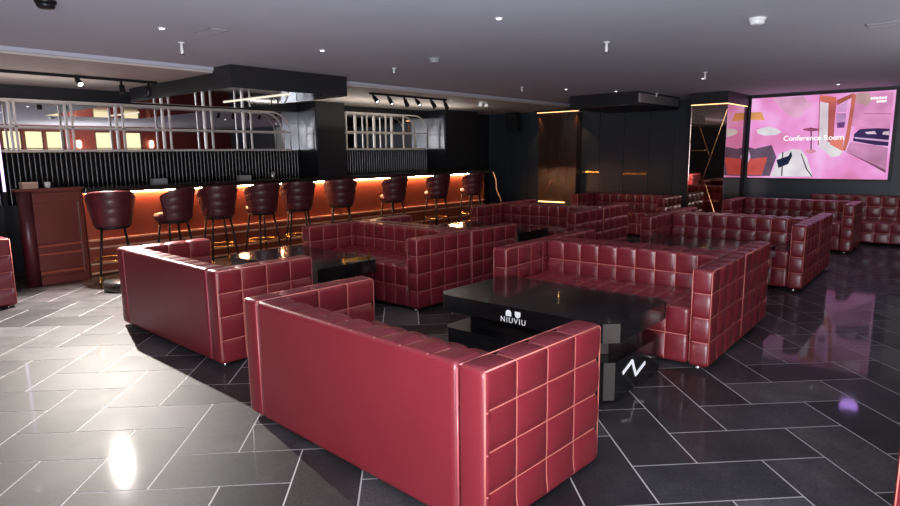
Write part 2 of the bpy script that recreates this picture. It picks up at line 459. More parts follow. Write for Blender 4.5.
shapes = [
 ('ceilshape', (232,160,190), [(.151,.992),(.391,.992),(.445,.881),(.368,.732),(.295,.762),(.2,.915)]),
 ('wallright', (222,140,185), [(.747,.989),(.985,.975),(.985,.57),(.831,.599),(.728,.616)]),
 ('beigeceil', (196,150,150), [(.747,.989),(.829,.991),(.859,.899),(.824,.847),(.753,.876)]),
 ('dadoline', (190,110,150), [(.81,.758),(.985,.747),(.985,.731),(.811,.747)]),
 ('glow', (255,240,255), [(.053,.60),(.091,.63),(.152,.636),(.213,.608),(.245,.57),(.202,.535),(.118,.532),(.063,.56)]),
 ('lampshade', (232,150,90), [(0,.83),(.083,.826),(.11,.725),(0,.735)]),
 ('sofaback', (105,75,95), [(0,.392),(.048,.368),(.177,.412),(.221,.262),(.179,.024),(0,.019)]),
 ('sofaseat', (205,80,70), [(0,.238),(.153,.263),(.117,.035),(0,.032)]),
 ('pillow', (240,190,235), [(0,.35),(.018,.264),(0,.19)]),
 ('bed', (250,225,250), [(.187,.017),(.242,.299),(.335,.359),(.401,.346),(.448,.248),(.501,.025)]),
 ('strip', (40,20,45), [(.262,.324),(.271,.324),(.277,.026),(.267,.026)]),
 ('stripb', (60,30,60), [(.40,.30),(.407,.30),(.455,.12),(.50,.025),(.49,.025),(.445,.12)]),
 ('tray', (35,15,40), [(.223,.225),(.31,.274),(.329,.335),(.339,.274),(.314,.175),(.242,.125)]),
 ('tabletop', (150,70,100), [(.403,.599),(.458,.614),(.529,.592),(.536,.58),(.461,.566),(.403,.587)]),
 ('tableleg', (110,50,80), [(.457,.572),(.467,.572),(.478,.344),(.468,.345)]),
 ('tablefoot', (225,140,160), [(.44,.35),(.50,.35),(.51,.32),(.47,.30),(.43,.32)]),
 ('doorwhite', (255,225,250), [(.506,.91),(.568,.893),(.583,.46),(.525,.391)]),
 ('doorframe', (210,105,80), [(.501,.992),(.564,.974),(.618,.957),(.621,.899),(.568,.893),(.512,.921)]),
 ('edge', (190,85,100), [(.501,.97),(.507,.97),(.525,.40),(.518,.40)]),
 ('whitefloor', (255,230,245), [(.525,.391),(.584,.449),(.69,.329),(.673,.271),(.62,.259)]),
 ('column', (190,90,85), [(.567,.916),(.621,.899),(.621,.634),(.625,.436),(.584,.437)]),
 ('windowpink', (245,165,225), [(.63,.853),(.699,.915),(.693,.779),(.634,.783)]),
 ('shelf', (200,140,190), [(.628,.772),(.694,.767),(.694,.63),(.635,.633)]),
 ('bottles', (120,60,120), [(.64,.66),(.69,.665),(.69,.60),(.64,.60)]),
 ('warmfloor', (225,120,100), [(.61,.459),(.694,.503),(.69,.329),(.599,.413)]),
 ('beam', (180,90,70), [(.62,.922),(.727,.991),(.742,.956),(.63,.864)]),
 ('post', (200,105,85), [(.722,.98),(.74,.99),(.749,.955),(.73,.455),(.71,.328),(.69,.34),(.706,.537),(.718,.8)]),
 ('panelr', (205,135,175), [(.737,.432),(.943,.381),(.985,.36),(.985,.11),(.812,.246),(.717,.328)]),
 ('groove', (130,70,100), [(.704,.329),(.724,.317),(.985,.11),(.985,.076),(.866,.189)]),
 ('couch', (60,30,75), [(.759,.523),(.794,.579),(.907,.584),(.985,.57),(.985,.38),(.905,.393),(.756,.443)]),
 ('couchseat', (230,170,235), [(.76,.489),(.985,.447),(.985,.425),(.768,.471)]),
 ('cusha', (235,190,225), [(.828,.543),(.89,.551),(.905,.517),(.842,.52)]),
 ('cushb', (240,200,230), [(.945,.54),(.982,.55),(.984,.50),(.94,.512)]),
]
def pic_mat(name, col, s_):
    m = emit(name, col, s_); nt = m.node_tree; e = next(n for n in nt.nodes if n.type == 'EMISSION')
    tc = nt.nodes.new('ShaderNodeTexCoord'); n = nt.nodes.new('ShaderNodeTexNoise'); n.inputs['Scale'].default_value = 3.5; n.inputs['Detail'].default_value = 1
    mx = nt.nodes.new('ShaderNodeMix'); mx.data_type = 'RGBA'
    mx.inputs['A'].default_value = tuple(c*.55 for c in col[:3])+(1,); mx.inputs['B'].default_value = (min(1, col[0]*1.4), min(1, col[1]*1.45+.03), min(1, col[2]*1.5+.05), 1)
    nt.links.new(tc.outputs['Object'], n.inputs['Vector']); nt.links.new(n.outputs['Fac'], mx.inputs['Factor']); nt.links.new(mx.outputs['Result'], e.inputs[0])
    return m
b = MB(); sm = []
for i, (nm, c, poly) in enumerate(shapes):
    sm.append(pic_mat('picture_'+nm, srgb(*c), SCR))
    yy = -.0365-.0004*i
    pts = [(X0+u*(X1-X0)-ox, yy, Z0+v*(Z1-Z0)) for u, v in poly]
    area = sum(pts[k][0]*pts[(k+1) % len(pts)][2]-pts[(k+1) % len(pts)][0]*pts[k][2] for k in range(len(pts)))
    if area > 0: pts = pts[::1]
    else: pts = pts[::-1]
    b.add(pts, [tuple(range(len(pts)))], i)
me = b.mesh('picture', sm); link('picture', me, scr)
def text_mesh(name, txt, size, material, M, parent, depth=.001, center=True, spacing=1.0, bold=0.):
    cu = bpy.data.curves.new(name, 'FONT'); cu.body = txt; cu.size = size; cu.extrude = depth; cu.offset = bold
    cu.align_x = 'CENTER' if center else 'LEFT'; cu.space_character = spacing
    t = bpy.data.objects.new(name+'_tmp', cu); C.objects.link(t)
    bpy.context.view_layer.update()
    me = bpy.data.meshes.new_from_object(t.evaluated_get(bpy.context.evaluated_depsgraph_get()))
    bpy.data.objects.remove(t)
    me.transform(M); me.materials.clear(); me.materials.append(material)
    for p in me.polygons: p.material_index = 0
    return link(name, me, parent)
TXT = emit('picture_caption', (1, 1, 1, 1), 1.1)
MX = Matrix.Rotation(PI/2, 4, 'X')
u0 = X0+.48*(X1-X0)-ox
text_mesh('caption', 'Conference Room', .125, TXT, Matrix.Translation((u0, -.055, Z0+.462*(Z1-Z0))) @ MX, scr, bold=.002)
b = MB()
for r_, (ua, ub, z) in enumerate(((.845, .95, 2.30), (.885, .95, 2.245))):
    xa, xb = X0+ua*(X1-X0)-ox, X0+ub*(X1-X0)-ox; n = 6 if r_ == 0 else 4
    for k in range(n):
        x = xa+(xb-xa)*k/n; w_ = (xb-xa)/n*.8
        if k % 2 == 0: b.prism([(x, 0), (x+w_, 0), (x+w_, .032), (x+w_*.5, .042), (x, .032)], 0, .002, M=Matrix.Translation((0, -.053, z)) @ MX)
        else: b.prism([(x, .01), (x+w_*.5, 0), (x+w_, .01), (x+w_, .042), (x, .042)], 0, .002, M=Matrix.Translation((0, -.053, z)) @ MX)
b.build('corner_emblem', TXT, scr)

# ------------------------------------------------------------------ bar
BX = -7.2
BY0, BY1 = .12, 8.41
bar = empty('bar_counter', (BX, BY0, 0), 0, 'long bar counter with black stone top and orange lit wooden front', 'bar counter')
L = BY1-BY0
MB().box((-.52, 0, 1.065), (0, L, 1.13)).build('counter_top', STONE, bar, .006)
b = MB().box((-.24, .03, 0), (-.20, L-.05, 1.06))
n = 6
for i in range(n+1):
    y = .03+(L-.08)*i/n; b.box((-.20, y-.012 if i else y, .47), (-.193, y+.012, 1.05))
b.build('front_panel', WOOD, bar)
for z, d in ((.455, .05), (.355, .04), (.15, .05), (.03, .04)):
    MB().box((-.198, .03, z-.012), (-.198+d, L-.05, z+.012)).build('ledge', WOODLIP, bar, .004)
MB().box((-.52, .03, 0), (-.245, .07, 1.06)).build('end_panel', WOOD, bar)
MB().box((-.52, L-.09, 0), (-.245, L-.05, 1.06)).build('end_panel', WOOD, bar)
MB().box((-.185, .06, 1.048), (-.165, L-.08, 1.064)).build('led_strip', LEDW, bar)

gate = empty('bar_gate', (BX, -.25, 0), 0, 'low red wooden gate panel at the near end of the bar counter', 'gate')
b = MB().box((-.10, -.24, 0), (-.03, .335, 1.12)); b.build('panel', WOODDK, gate)
b = MB().box((-.03, -.2, .98), (.0, .30, 1.1)).box((-.03, -.2, 0), (.0, .30, .10)).box((-.03, .27, .10), (.0, .32, .98)); b.build('frame', WOODDK, gate, .005)
for z in (.47, .37, .15): MB().box((-.03, -.2, z-.012), (.012, .27, z+.012)).build('ledge', mat('dark_red_lip', (.3, .07, .04, 1), .3, coat=.3), gate, .004)
b = MB().lathe([(.075, 0), (.075, 1.12)], (-.035, -.27, 0), 20); b.build('end_post', STOOL_L, gate)
MB().box((-.16, -.36, 1.12), (.02, .345, 1.15)).build('top', WOODDK, gate, .005)

# back bar: ribbed tiles and mirrors (wall finishes)
def ribs(name, y0, y1):
    n = int((y1-y0)/.062); vs = []; fs = []
    K = 6; dy = (y1-y0)/n; z0, z1 = .9, 1.575
    for i in range(n):
        for k in range(K+1):
            a = PI*k/K; yy = y0+dy*(i+.5)-math.cos(a)*dy*.49; xx = XW+.012+math.sin(a)*.026
            vs += [(xx, yy, z0), (xx, yy, z1)]
        base = i*(K+1)*2
        for k in range(K): fs.append((base+2*k, base+2*k+2, base+2*k+3, base+2*k+1))
    k = len(vs); X = XW+.002
    bb = MB(); bb.add(vs, fs, 0, True); bb.box((XW+.001, y0, z0), (XW+.014, y1, z1))
    return struct(bb.build(name, RIBTILE), 'black glazed ribbed tiles behind the bar')
ribs('trim_4', YS+.02, 4.14); ribs('trim_5', 4.82, 7.60)
for (y0, y1, lb) in ((YS+.02, 4.14, 'long wall mirror behind the near bottle rack, reflecting lit windows'), (4.82, 7.60, 'wall mirror behind the far bottle rack with the round arch')):
    m_ = MB().box((XW+.001, y0, 1.58), (XW+.02, y1, 2.27)).build('wall_mirror', MIRROR); tag(m_, lb, 'mirror')

def rack(y0, y1, posts, xf, xr, z0, z1, label, arch=True):
    t = empty('bottle_rack', ((xf+xr)/2, y0, 0), 0, label, 'rack')
    ox_, oy_ = (xf+xr)/2, y0
    zm = z0+(z1-z0)*.48
    def frame(x, nm):
        bb = MB(); w = .024; R = .36
        yl = y1-oy_
        bb.bar((x, 0, z0), (x, yl, z0), w); bb.bar((x, 0, zm), (x, yl, zm), w)
        bb.bar((x, 0, z1), (x, yl-R, z1), w)
        pts = [(x, yl-R+R*math.sin(a*PI/20), z1-R+R*math.cos(a*PI/20)) for a in range(11)]+[(x, yl, z0)]
        bb.tube(pts, w*.55, 6)
        for y in posts:
            bb.bar((x, y-oy_, z0), (x, y-oy_, z1), w)
        return bb.build(nm, RACKM, t)
    frame(xf-ox_, 'front_frame'); frame(xr-ox_, 'rear_frame')
    for y in posts:
        for z in (z0, zm, z1): MB().bar((xf-ox_, y-oy_, z), (xr-ox_, y-oy_, z), .016).build('cross_bar', RACKM, t)
    MB().box((xr-ox_, 0.0, z0+.013), (xf-ox_, y1-oy_-.02, z0+.019)).build('shelf', mat('shelf_steel', (.5, .48, .46, 1), .3, metal=.5), t)
    return t
rack(-3.6, 3.81, [-3.59, -2.9, -2.2, -1.55, -.93, -.275, .37, 1.02, 1.69, 2.36, 3.05], -8.17, XW+.036, 1.595, 2.235, 'long champagne metal bottle rack above the near half of the bar')
rack(4.96, 7.21, [4.98, 5.5, 6.0, 6.5], -8.05, XW+.036, 1.60, 2.29, 'shorter metal bottle rack with the round arch at the far end of the bar')

# canopy over the bar
cn = empty('bar_canopy', (-6.5, 1.86, 2.25), 0, 'black box canopy hung from the ceiling above the bar', 'canopy')
MB().box((-1.4, -.82, .004), (.88, .82, .188)).build('casing', NAVYDARK, cn)
MB().box((.885, -.82, .004), (1.27, .82, .248)).build('front_casing', NAVYDARK, cn)
MB().box((-1.4, -.82, 0), (1.27, .82, .003)).build('gloss_underside', mat('smoked_mirror', (.35, .33, .33, 1), .05, metal=1.), cn)
b = MB().box((-.5, .06, -.012), (1.05, .08, -.001)); b.build('led_profile', LEDREFL, cn)  # glowing strip stands in for an LED line reflected in the underside

# air duct box near far wall
dk = empty('ceiling_duct', (-4.03, 8.33, 2.27), 0, 'black ceiling duct box with a silver grille near the far wall', 'duct')
MB().box((-.63, -.93, .03), (.66, .93, .228)).build('casing', NAVYDARK, dk)
MB().box((-.70, -.98, 0), (.64, .93, .029)).build('lower_tray', NAVYDARK, dk)
b = MB()
b.box((.662, -.9, .05), (.668, .88, .2))
for k in range(9):
    b.box((.668, -.88, .06+k*.0155), (.678, .86, .066+k*.0155))
b.build('grille', mat('aluminium', (.5, .5, .52, 1), .35, metal=.7), dk)

# ------------------------------------------------------------------ track lights and ceiling fittings
def head(parent, y, lit, tilt=0.5, size=1.):
    Mh = Matrix.Translation((0, y, -.03)) @ Matrix.Rotation(tilt, 4, 'Y')
    h = MB().box((-.012, -.012, -.05), (.012, .012, .012), M=Mh).lathe([(.028, -.145), (.030, -.165), (.034, -.165), (.036, -.14), (.03, -.05), (.012, -.04)], n=16, M=Mh).build('lamp_head', DARKMETAL, parent)
    MB().lathe([(.026, -.150), (.026, -.146)], n=16, M=Mh).build('lens', SPOTON if lit == 2 else (DOTON if lit else DARKMETAL), h)
    return h
t1 = empty('track_light', (-6.85, -.1, 2.438), 0, 'black track light with one dazzling lamp above the near bar end', 'track light')
MB().box((-.018, -1.1, -.03), (.018, 1.05, 0)).build('rail', DARKMETAL, t1)
head(t1, .13, 2, -1.0); head(t1, .62, 0, -.2); head(t1, .95, 0, .3); head(t1, -.75, 1, -.6)
t2 = empty('track_light', (-6.1, 3.85, 2.438), 0, 'black track light with six small spots before the far rack', 'track light')
MB().box((-.018, 0, -.03), (.018, 1.78, 0)).build('rail', DARKMETAL, t2)
for k, (y, l) in enumerate(((.06, 1), (.38, 1), (.74, 0), (1.0, 1), (1.38, 0), (1.72, 0))): head(t2, y, l, -.75+.12*(k % 3))
el = empty('emergency_spotlight', (-6.0, 6.55, 2.439), 0, 'white twin head emergency light at the ceiling near the bar end', 'light')
MB().box((-.05, -.06, -.04), (.05, .06, 0)).build('housing', WHITEPL, el, .004)
for y in (-.08, .1): MB().lathe([(.028, -.085), (.035, -.07), (.02, -.035), (.01, -.03)], (0, y, 0), 14).build('lamp_head', emit('emergency_lens', (1, 1, 1, 1), .6), el)

def spr(x, y, label, h=.06):
    z = 2.437 if x < -5.63 else H-.001
    t = empty('fire_sprinkler', (x, y, z), 0, label, 'sprinkler', 'fire sprinklers under the ceiling')
    MB().lathe([(.008, -h), (.014, -h+.01), (.012, -.01), (.03, -.008), (.03, 0)], n=14).build('body', WHITEPL, t)
    MB().lathe([(.022, -h-.006), (.022, -h)], n=12).build('deflector', CHROME, t)
def dl(x, y, label):
    t = empty('recessed_spotlight', (x, y, H-.001), 0, label, 'ceiling light', 'tiny recessed ceiling spots')
    MB().lathe([(.028, -.006), (.034, 0)], n=18).build('rim', WHITEPL, t)
    MB().lathe([(.018, -.009), (.018, -.0065)], n=14).build('lens', DOTON, t)
spr(-4.32, .06, 'sprinkler above the left sofa, beside the ceiling hatch', .1)
spr(-4.21, 2.55, 'sprinkler left of the round smoke detector over the middle sofas')
spr(-1.60, 2.75, 'largest pendent sprinkler at the upper right centre of the ceiling', .09)
spr(-4.38, 5.45, 'small sprinkler on the ceiling before the bronze pier')
spr(-3.34, 8.10, 'small sprinkler beside the silver duct grille', .05)
spr(-1.70, 5.69, 'pendent sprinkler on the ceiling left above the screen', .09)
dl(-3.83, -.33, 'leftmost bright ceiling spot, above the gate end of the bar')
dl(-3.79, 1.19, 'bright ceiling spot right of the black bar canopy top')
dl(-1.71, 1.23, 'bright ceiling spot at the upper centre of the photo')
dl(-4.06, 6.23, 'ceiling spot just left of the black duct box')
dl(-3.65, 7.16, 'ceiling spot over the front edge of the black duct box')
dl(-1.95, 6.35, 'ceiling spot close under the pendent sprinkler near the mirrored column')
dl(-.71, 8.78, 'farthest ceiling spot, in front of the video screen')
def smoke(x, y, m_, label):
    t = empty('smoke_detector', (x, y, H-.001), 0, label, 'smoke detector')
    MB().lathe([(.035, -.05), (.052, -.042), (.055, -.02), (.048, -.018)], n=24).build('sensor', m_, t)
    MB().lathe([(.062, -.018), (.065, 0)], n=24).build('base', m_, t)
smoke(-.28, 2.62, WHITEPL, 'round white smoke detector on the ceiling before the screen')
smoke(-3.37, 2.33, GREYPLASTIC, 'small round smoke detector near the ceiling centre left')
smoke(-3.5, -1.22, DARKMETAL, 'black round detector at the top left edge of the photo')
for (x, y, lb, w_) in ((-3.68, 0.0, 'small square access hatch in the ceiling above the left sofa', .13), (.50, 3.6, 'thin grey slot vent in the ceiling at the right edge', .2)):
    v_ = empty('ceiling_hatch', (x, y, H-.001), 0, lb, 'hatch')
    b = MB()
    for q in (((-w_, -.08), (w_, -.07)), ((-w_, .07), (w_, .08)), ((-w_, -.08), (-w_+.01, .08)), ((w_-.01, -.08), (w_, .08))): b.box((q[0][0], q[0][1], -.006), (q[1][0], q[1][1], 0))
    b.build('frame', GREYPLASTIC, v_); MB().box((-w_+.01, -.07, -.003), (w_-.01, .07, 0)).build('panel', CEIL, v_)

# wall sconces on the east wall (mirror reflection)
for (y, lb) in ((4.56, 'glowing wall lamp between the window groups, in the mirror'), (6.83, 'glowing wall lamp past the last window, in the mirror')):
    w_ = empty('wall_lamp', (XE-.02, y, 1.95), 0, lb, 'wall lamp', 'wall lamps on the red wall')
    MB().lathe([(.035, -.14), (.06, -.1), (.06, .06), (.04, .09)], (-.05, 0, 0), 16).build('shade', emit('lamp_shade_glow', (1, .62, .36, 1), 16), w_)
    MB().box((-.02, -.03, -.17), (.018, .03, .12)).build('backplate', BRASS, w_)

nl = empty('neon_strip', (-8.0, -.53, 1.15), 0, 'thin violet neon strip standing at the left edge behind the bar', 'neon strip')
MB().box((.03, -.012, -.05), (.05, .012, .95)).build('tube', NEON, nl)
MB().box((0, -.02, -1.15), (.03, .02, .96)).build('channel', DARKMETAL, nl)

# ------------------------------------------------------------------ things on the bar
bx = empty('paper_box', (-7.31, -.44, 1.15), .1, 'small beige paper box on top of the bar gate', 'box')
MB().box((-.05, -.08, 0), (.05, .08, .072)).build('body', CARD, bx, .003); MB().box((-.052, -.082, .06), (.052, .082, .076)).build('lid', mat('pale_card', (.6, .45, .36, 1), .6), bx)
cp = empty('ceramic_cup', (-7.3, -.25, 1.15), 0, 'small white cup beside the paper box on the gate', 'cup')
MB().lathe([(.022, 0), (.03, .02), (.034, .07), (.031, .07), (.027, .02)], n=18).build('bowl', WHITEPL, cp)
MB().tube([(.03, 0, .055), (.05, 0, .05), (.052, 0, .03), (.03, 0, .02)], .004).build('handle', WHITEPL, cp)
for (y, lb) in ((1.2, 'grey tissue box on the bar counter above the second stool'), (2.52, 'grey tissue box on the bar counter above the fourth stool')):
    g_ = empty('tissue_box', (-7.6, y, 1.13), 0, lb, 'box', 'grey boxes on the bar')
    MB().box((-.05, -.1, 0), (.05, .1, .07)).build('body', GREYPLASTIC, g_, .006); MB().box((-.015, -.05, .0702), (.015, .05, .073)).build('slot', DARKMETAL, g_)
gl = empty('glass_jug', (-7.55, 3.0, 1.13), 0, 'small sparkling metal jug on the bar counter', 'jug')
MB().lathe([(.025, 0), (.035, .02), (.03, .07), (.02, .09), (.024, .11)], n=16).build('body', CHROME, gl)
MB().tube([(.02, 0, .095), (.055, 0, .08), (.052, 0, .04), (.034, 0, .025)], .004).build('handle', CHROME, gl)
cb = MB().tube([(-7.19, 8.44, 1.08), (-7.12, 8.46, .92), (-7.09, 8.44, .7), (-7.0, 8.46, .5), (-6.97, 8.5, .25), (-6.95, 8.5, .01)], .012, 8).build('power_cable', mat('beige_cable', (.4, .33, .25, 1), .5))
tag(cb, 'beige cable hanging from the far end of the bar', 'cable')

# ------------------------------------------------------------------ sofas
SW, SD, SH, AT, BT = 1.81, .82, .71, .145, .17
def make_sofa():
    t = empty('tufted_sofa')
    z0 = .022
    for sx in (-1, 1):
        xa = -SW/2 if sx < 0 else SW/2-AT
        a = quilt('arm', (xa, -SD/2, z0), (xa+AT, SD/2, SH), (1, 4, 4), t, plain=((1, 1),))
        pb = MB(); q = .0092
        x0, x1, y0, y1, z1 = xa+q, xa+AT-q, -SD/2+q, SD/2-q, SH-q
        pb.tube([(x0, y0, z0+.03), (x0, y0, z1-.012), (x0, y0+.012, z1), (x0, y1, z1)], .0035, 6)
        pb.tube([(x1, y0, z0+.03), (x1, y0, z1-.012), (x1, y0+.012, z1), (x1, y1, z1)], .0035, 6)
        xo = x0 if sx < 0 else x1
        pb.tube([(xo, y1, z1), (xo, y1, z0+.03)], .0035, 6)
        pb.build('piping', SEAM, a)
    quilt('backrest', (-SW/2+AT+.001, SD/2-BT, z0), (SW/2-AT-.001, SD/2, SH), (9, 1, 4), t, plain=((1, 1),))
    pb = MB()
    for sx in (-1, 1): pb.tube([(sx*(SW/2-AT), SD/2-.004, z0+.02), (sx*(SW/2-AT), SD/2-.004, SH-.02)], .005, 6)
    k_ = MB(); k_.v, k_.f, k_.mi, k_.sm = pb.v[:len(pb.v)//2], pb.f[:len(pb.f)//2], pb.mi[:len(pb.f)//2], pb.sm[:len(pb.f)//2]
    k_.build('back_seam', PIPE, t)
    k2 = MB().tube([((SW/2-AT), SD/2-.004, z0+.02), ((SW/2-AT), SD/2-.004, SH-.02)], .005, 6); k2.build('back_seam', PIPE, t)
    quilt('seat', (-SW/2+AT+.002, -SD/2+.004, z0+.004), (SW/2-AT-.002, SD/2-BT+.012, .43), (9, 3, 2), t, plain=())
    for sx in (-1, 1):
        for sy in (-1, 1):
            MB().lathe([(.028, 0), (.03, .006), (.022, .012), (.02, .026)], (sx*(SW/2-.09), sy*(SD/2-.07), 0), 16).build('foot', CHROME, t)
    return t
sofas = [  # corner kind (b: back right corner, facing +Y; f: front right corner, facing -Y), x, y, turn in degrees, back to back, label
 ('b', -0.17, -0.92, -2.5, 0, 'nearest burgundy tufted sofa, plain back to the viewer, before the black logo table'),
 ('b', -2.84, -0.56, -0.95, 0, 'burgundy sofa at the left, plain back toward the open bright floor'),
 ('f', -0.15, 1.53, 1.6, 0, 'burgundy sofa facing us just behind the black table with the white logo'),
 ('f', -0.15, 1.53, 1.6, 1, 'burgundy sofa back to back behind the one facing the logo table'),
 ('f', -2.82, 1.44, 0.1, 0, 'burgundy sofa facing us behind the left black table with the gold rail'),
 ('f', -2.82, 1.44, 0.1, 1, 'burgundy sofa back to back behind the left table sofa, nearest the middle stools'),
 ('f', -0.2, 4.6, 0.8, 0, 'burgundy sofa facing us in the second row on the right, violet light on its arm'),
 ('f', -0.2, 4.6, 0.8, 1, 'burgundy sofa back to back behind the second row right sofa'),
 ('f', -2.92, 4.6, 0.5, 0, 'burgundy sofa facing us in the second row, in line with the bar end'),
 ('f', -2.92, 4.6, 0.5, 1, 'dark burgundy sofa turned away, back to back with the second row centre sofa'),
 ('f', -0.2, 7.72, 0, 0, 'burgundy sofa facing us below the video screen'),
 ('f', -2.94, 7.66, 0, 0, 'farthest burgundy sofa below the duct box, left of the mirrored column'),
 ('f', -6.21, -1.76, 0, 0, 'burgundy sofa cut by the left edge, beside the bar gate'),
 ('b', 1.02+SW, -.2, 0, 0, 'burgundy sofa only just showing at the lower right edge'),
]
proto = make_sofa()
for i, (k, x, y, a, bb, lb) in enumerate(sofas):
    o = proto if i == 0 else copy_tree(proto)
    a = math.radians(a); lx, ly = -SW/2, SD/2+(SD+.012 if bb else 0)
    o.location = (x+lx*math.cos(a)-ly*math.sin(a), y+lx*math.sin(a)+ly*math.cos(a), 0)
    o.rotation_euler = (0, 0, a+(PI if (k == 'b') != bool(bb) else 0))
    o.scale = (1, 1, 1)
    tag(o, lb, 'sofa', 'burgundy tufted lounge sofas')

proto.scale = (1, 1.045, 1)

# wall bench below and right of the screen
bn = empty('wall_bench', (.65, 9.28, 0), 0, 'long tufted burgundy bench against the far wall at the right edge', 'bench')
quilt('seat', (-1.75, -.42, .03), (1.75, .24, .36), (17, 3, 2), bn)
quilt('backrest', (-1.75, .24, .03), (1.75, .425, .73), (17, 1, 4), bn, plain=((1, 1),))
for sx in (-1, 1): MB().lathe([(.028, 0), (.022, .04)], (sx*1.6, -.3, 0), 14).build('foot', CHROME, bn)

# ------------------------------------------------------------------ tables
def octa(hx, hy, c): return [(-hx+c, -hy), (hx-c, -hy), (hx, -hy+c), (hx, hy-c), (hx-c, hy), (-hx+c, hy), (-hx, hy-c), (-hx, -hy+c)]
def slab(name, hx, hy, c, z0, z1, parent, dx=0, dy=0):
    poly = octa(hx, hy, c)
    b = MB().prism(poly, z0, z1, 0, Matrix.Translation((dx, dy, 0)))
    for k in (3, 5, 7, 9): b.mi[2+k-2] = 1 if k in (3, 5, 7, 9) else 0
    o = b.build(name, [BLACKGLOSS, BEVELED], parent)
    return o
def make_table():
    t = empty('lounge_table')
    slab('tabletop', .70, .42, .075, .382, .50, t)
    slab('pedestal', .56, .27, .06, .252, .381, t)
    slab('base', .67, .385, .05, .012, .25, t)
    for sx in (-1, 1):
        for sy in (-1, 1): MB().lathe([(.03, 0), (.03, .012)], (sx*.5, sy*.28, 0), 12).build('foot', DARKMETAL, t)
    # white emblem and letters on the front edge (-y side)
    MX0 = Matrix.Translation((-.02, -.4205, .392)) @ MX
    text_mesh('lettering', 'NIUVIU', .052, WHITE, MX0, t, depth=.0008, spacing=1.25)
    b = MB(); R = .022
    for (cx_, flip) in ((-.055, 0), (.018, 1)):
        pts = []
        if not flip:
            pts = [(cx_-R, 0), (cx_+R, 0), (cx_+R, .02)]+[(cx_+R*math.cos(a), .02+R*math.sin(a)) for a in [PI*k/10 for k in range(1, 10)]]+[(cx_-R, .02)]
        else:
            pts = [(cx_+R, .042), (cx_-R, .042), (cx_-R, .022)]+[(cx_-R*math.cos(a), .022-R*math.sin(a)) for a in [PI*k/10 for k in range(1, 10)]]+[(cx_+R, .022)]
        b.prism(pts, 0, .0016, M=Matrix.Translation((0, -.4205, .436 if not flip else .433)) @ MX)
    b.build('emblem', WHITE, t)
    # zigzag mark on the right side of the base
    b = MB(); zz = [(-.23, .155), (-.10, .20), (-.04, .09), (.10, .135)]
    for (a, c) in zip(zz[:-1], zz[1:]):
        b.bar((.6725, a[0], a[1]), (.6725, c[0], c[1]), .003, .022)
    b.build('zigzag_mark', WHITE, t)
    return t
tb = make_table()
tables = [(-1.085, .99, 'large black octagonal lounge table with white logo, inside the nearest sofas'),
          (-3.93, .94, 'black lounge table behind the left sofa arms, with a gold rail'),
          (-1.15, 4.12, 'black lounge table between the back to back sofas of the right rows'),
          (-3.89, 4.0, 'black lounge table seen dark beyond the left group of sofas')]
for i, (x, y, lb) in enumerate(tables):
    o = tb if i == 0 else copy_tree(tb)
    o.location = (x, y, 0); tag(o, lb, 'table', 'black lounge tables')
    if i == 0: continue
b = MB().bar((0, 0, .008), (0, .30, .008), .016).bar((0, 0, .008), (-.02, 0, .008), .016)
for k in (0.01, .15, .29): b.bar((0, k, .0), (0, k, .075), .012)
gr = b.build('table_rail', BRASS); gr.location = (-3.40, 1.03, .501); gr.rotation_euler = (0, 0, -.15)
tag(gr, 'small gold rail standing on the left black table', 'table rail')
t_ = empty('brass_figurine', (-1.02, 1.0, .501), 0, 'tiny brass figurine on the black logo table', 'figurine')
MB().lathe([(.008, 0), (.009, .004), (.004, .008), (.004, .028), (.007, .034), (.004, .042)], n=12).build('body', BRASS, t_)
MB().lathe([(.010, -.001), (.010, .0)], (0, 0, .001), 12).build('foot', BRASS, t_)

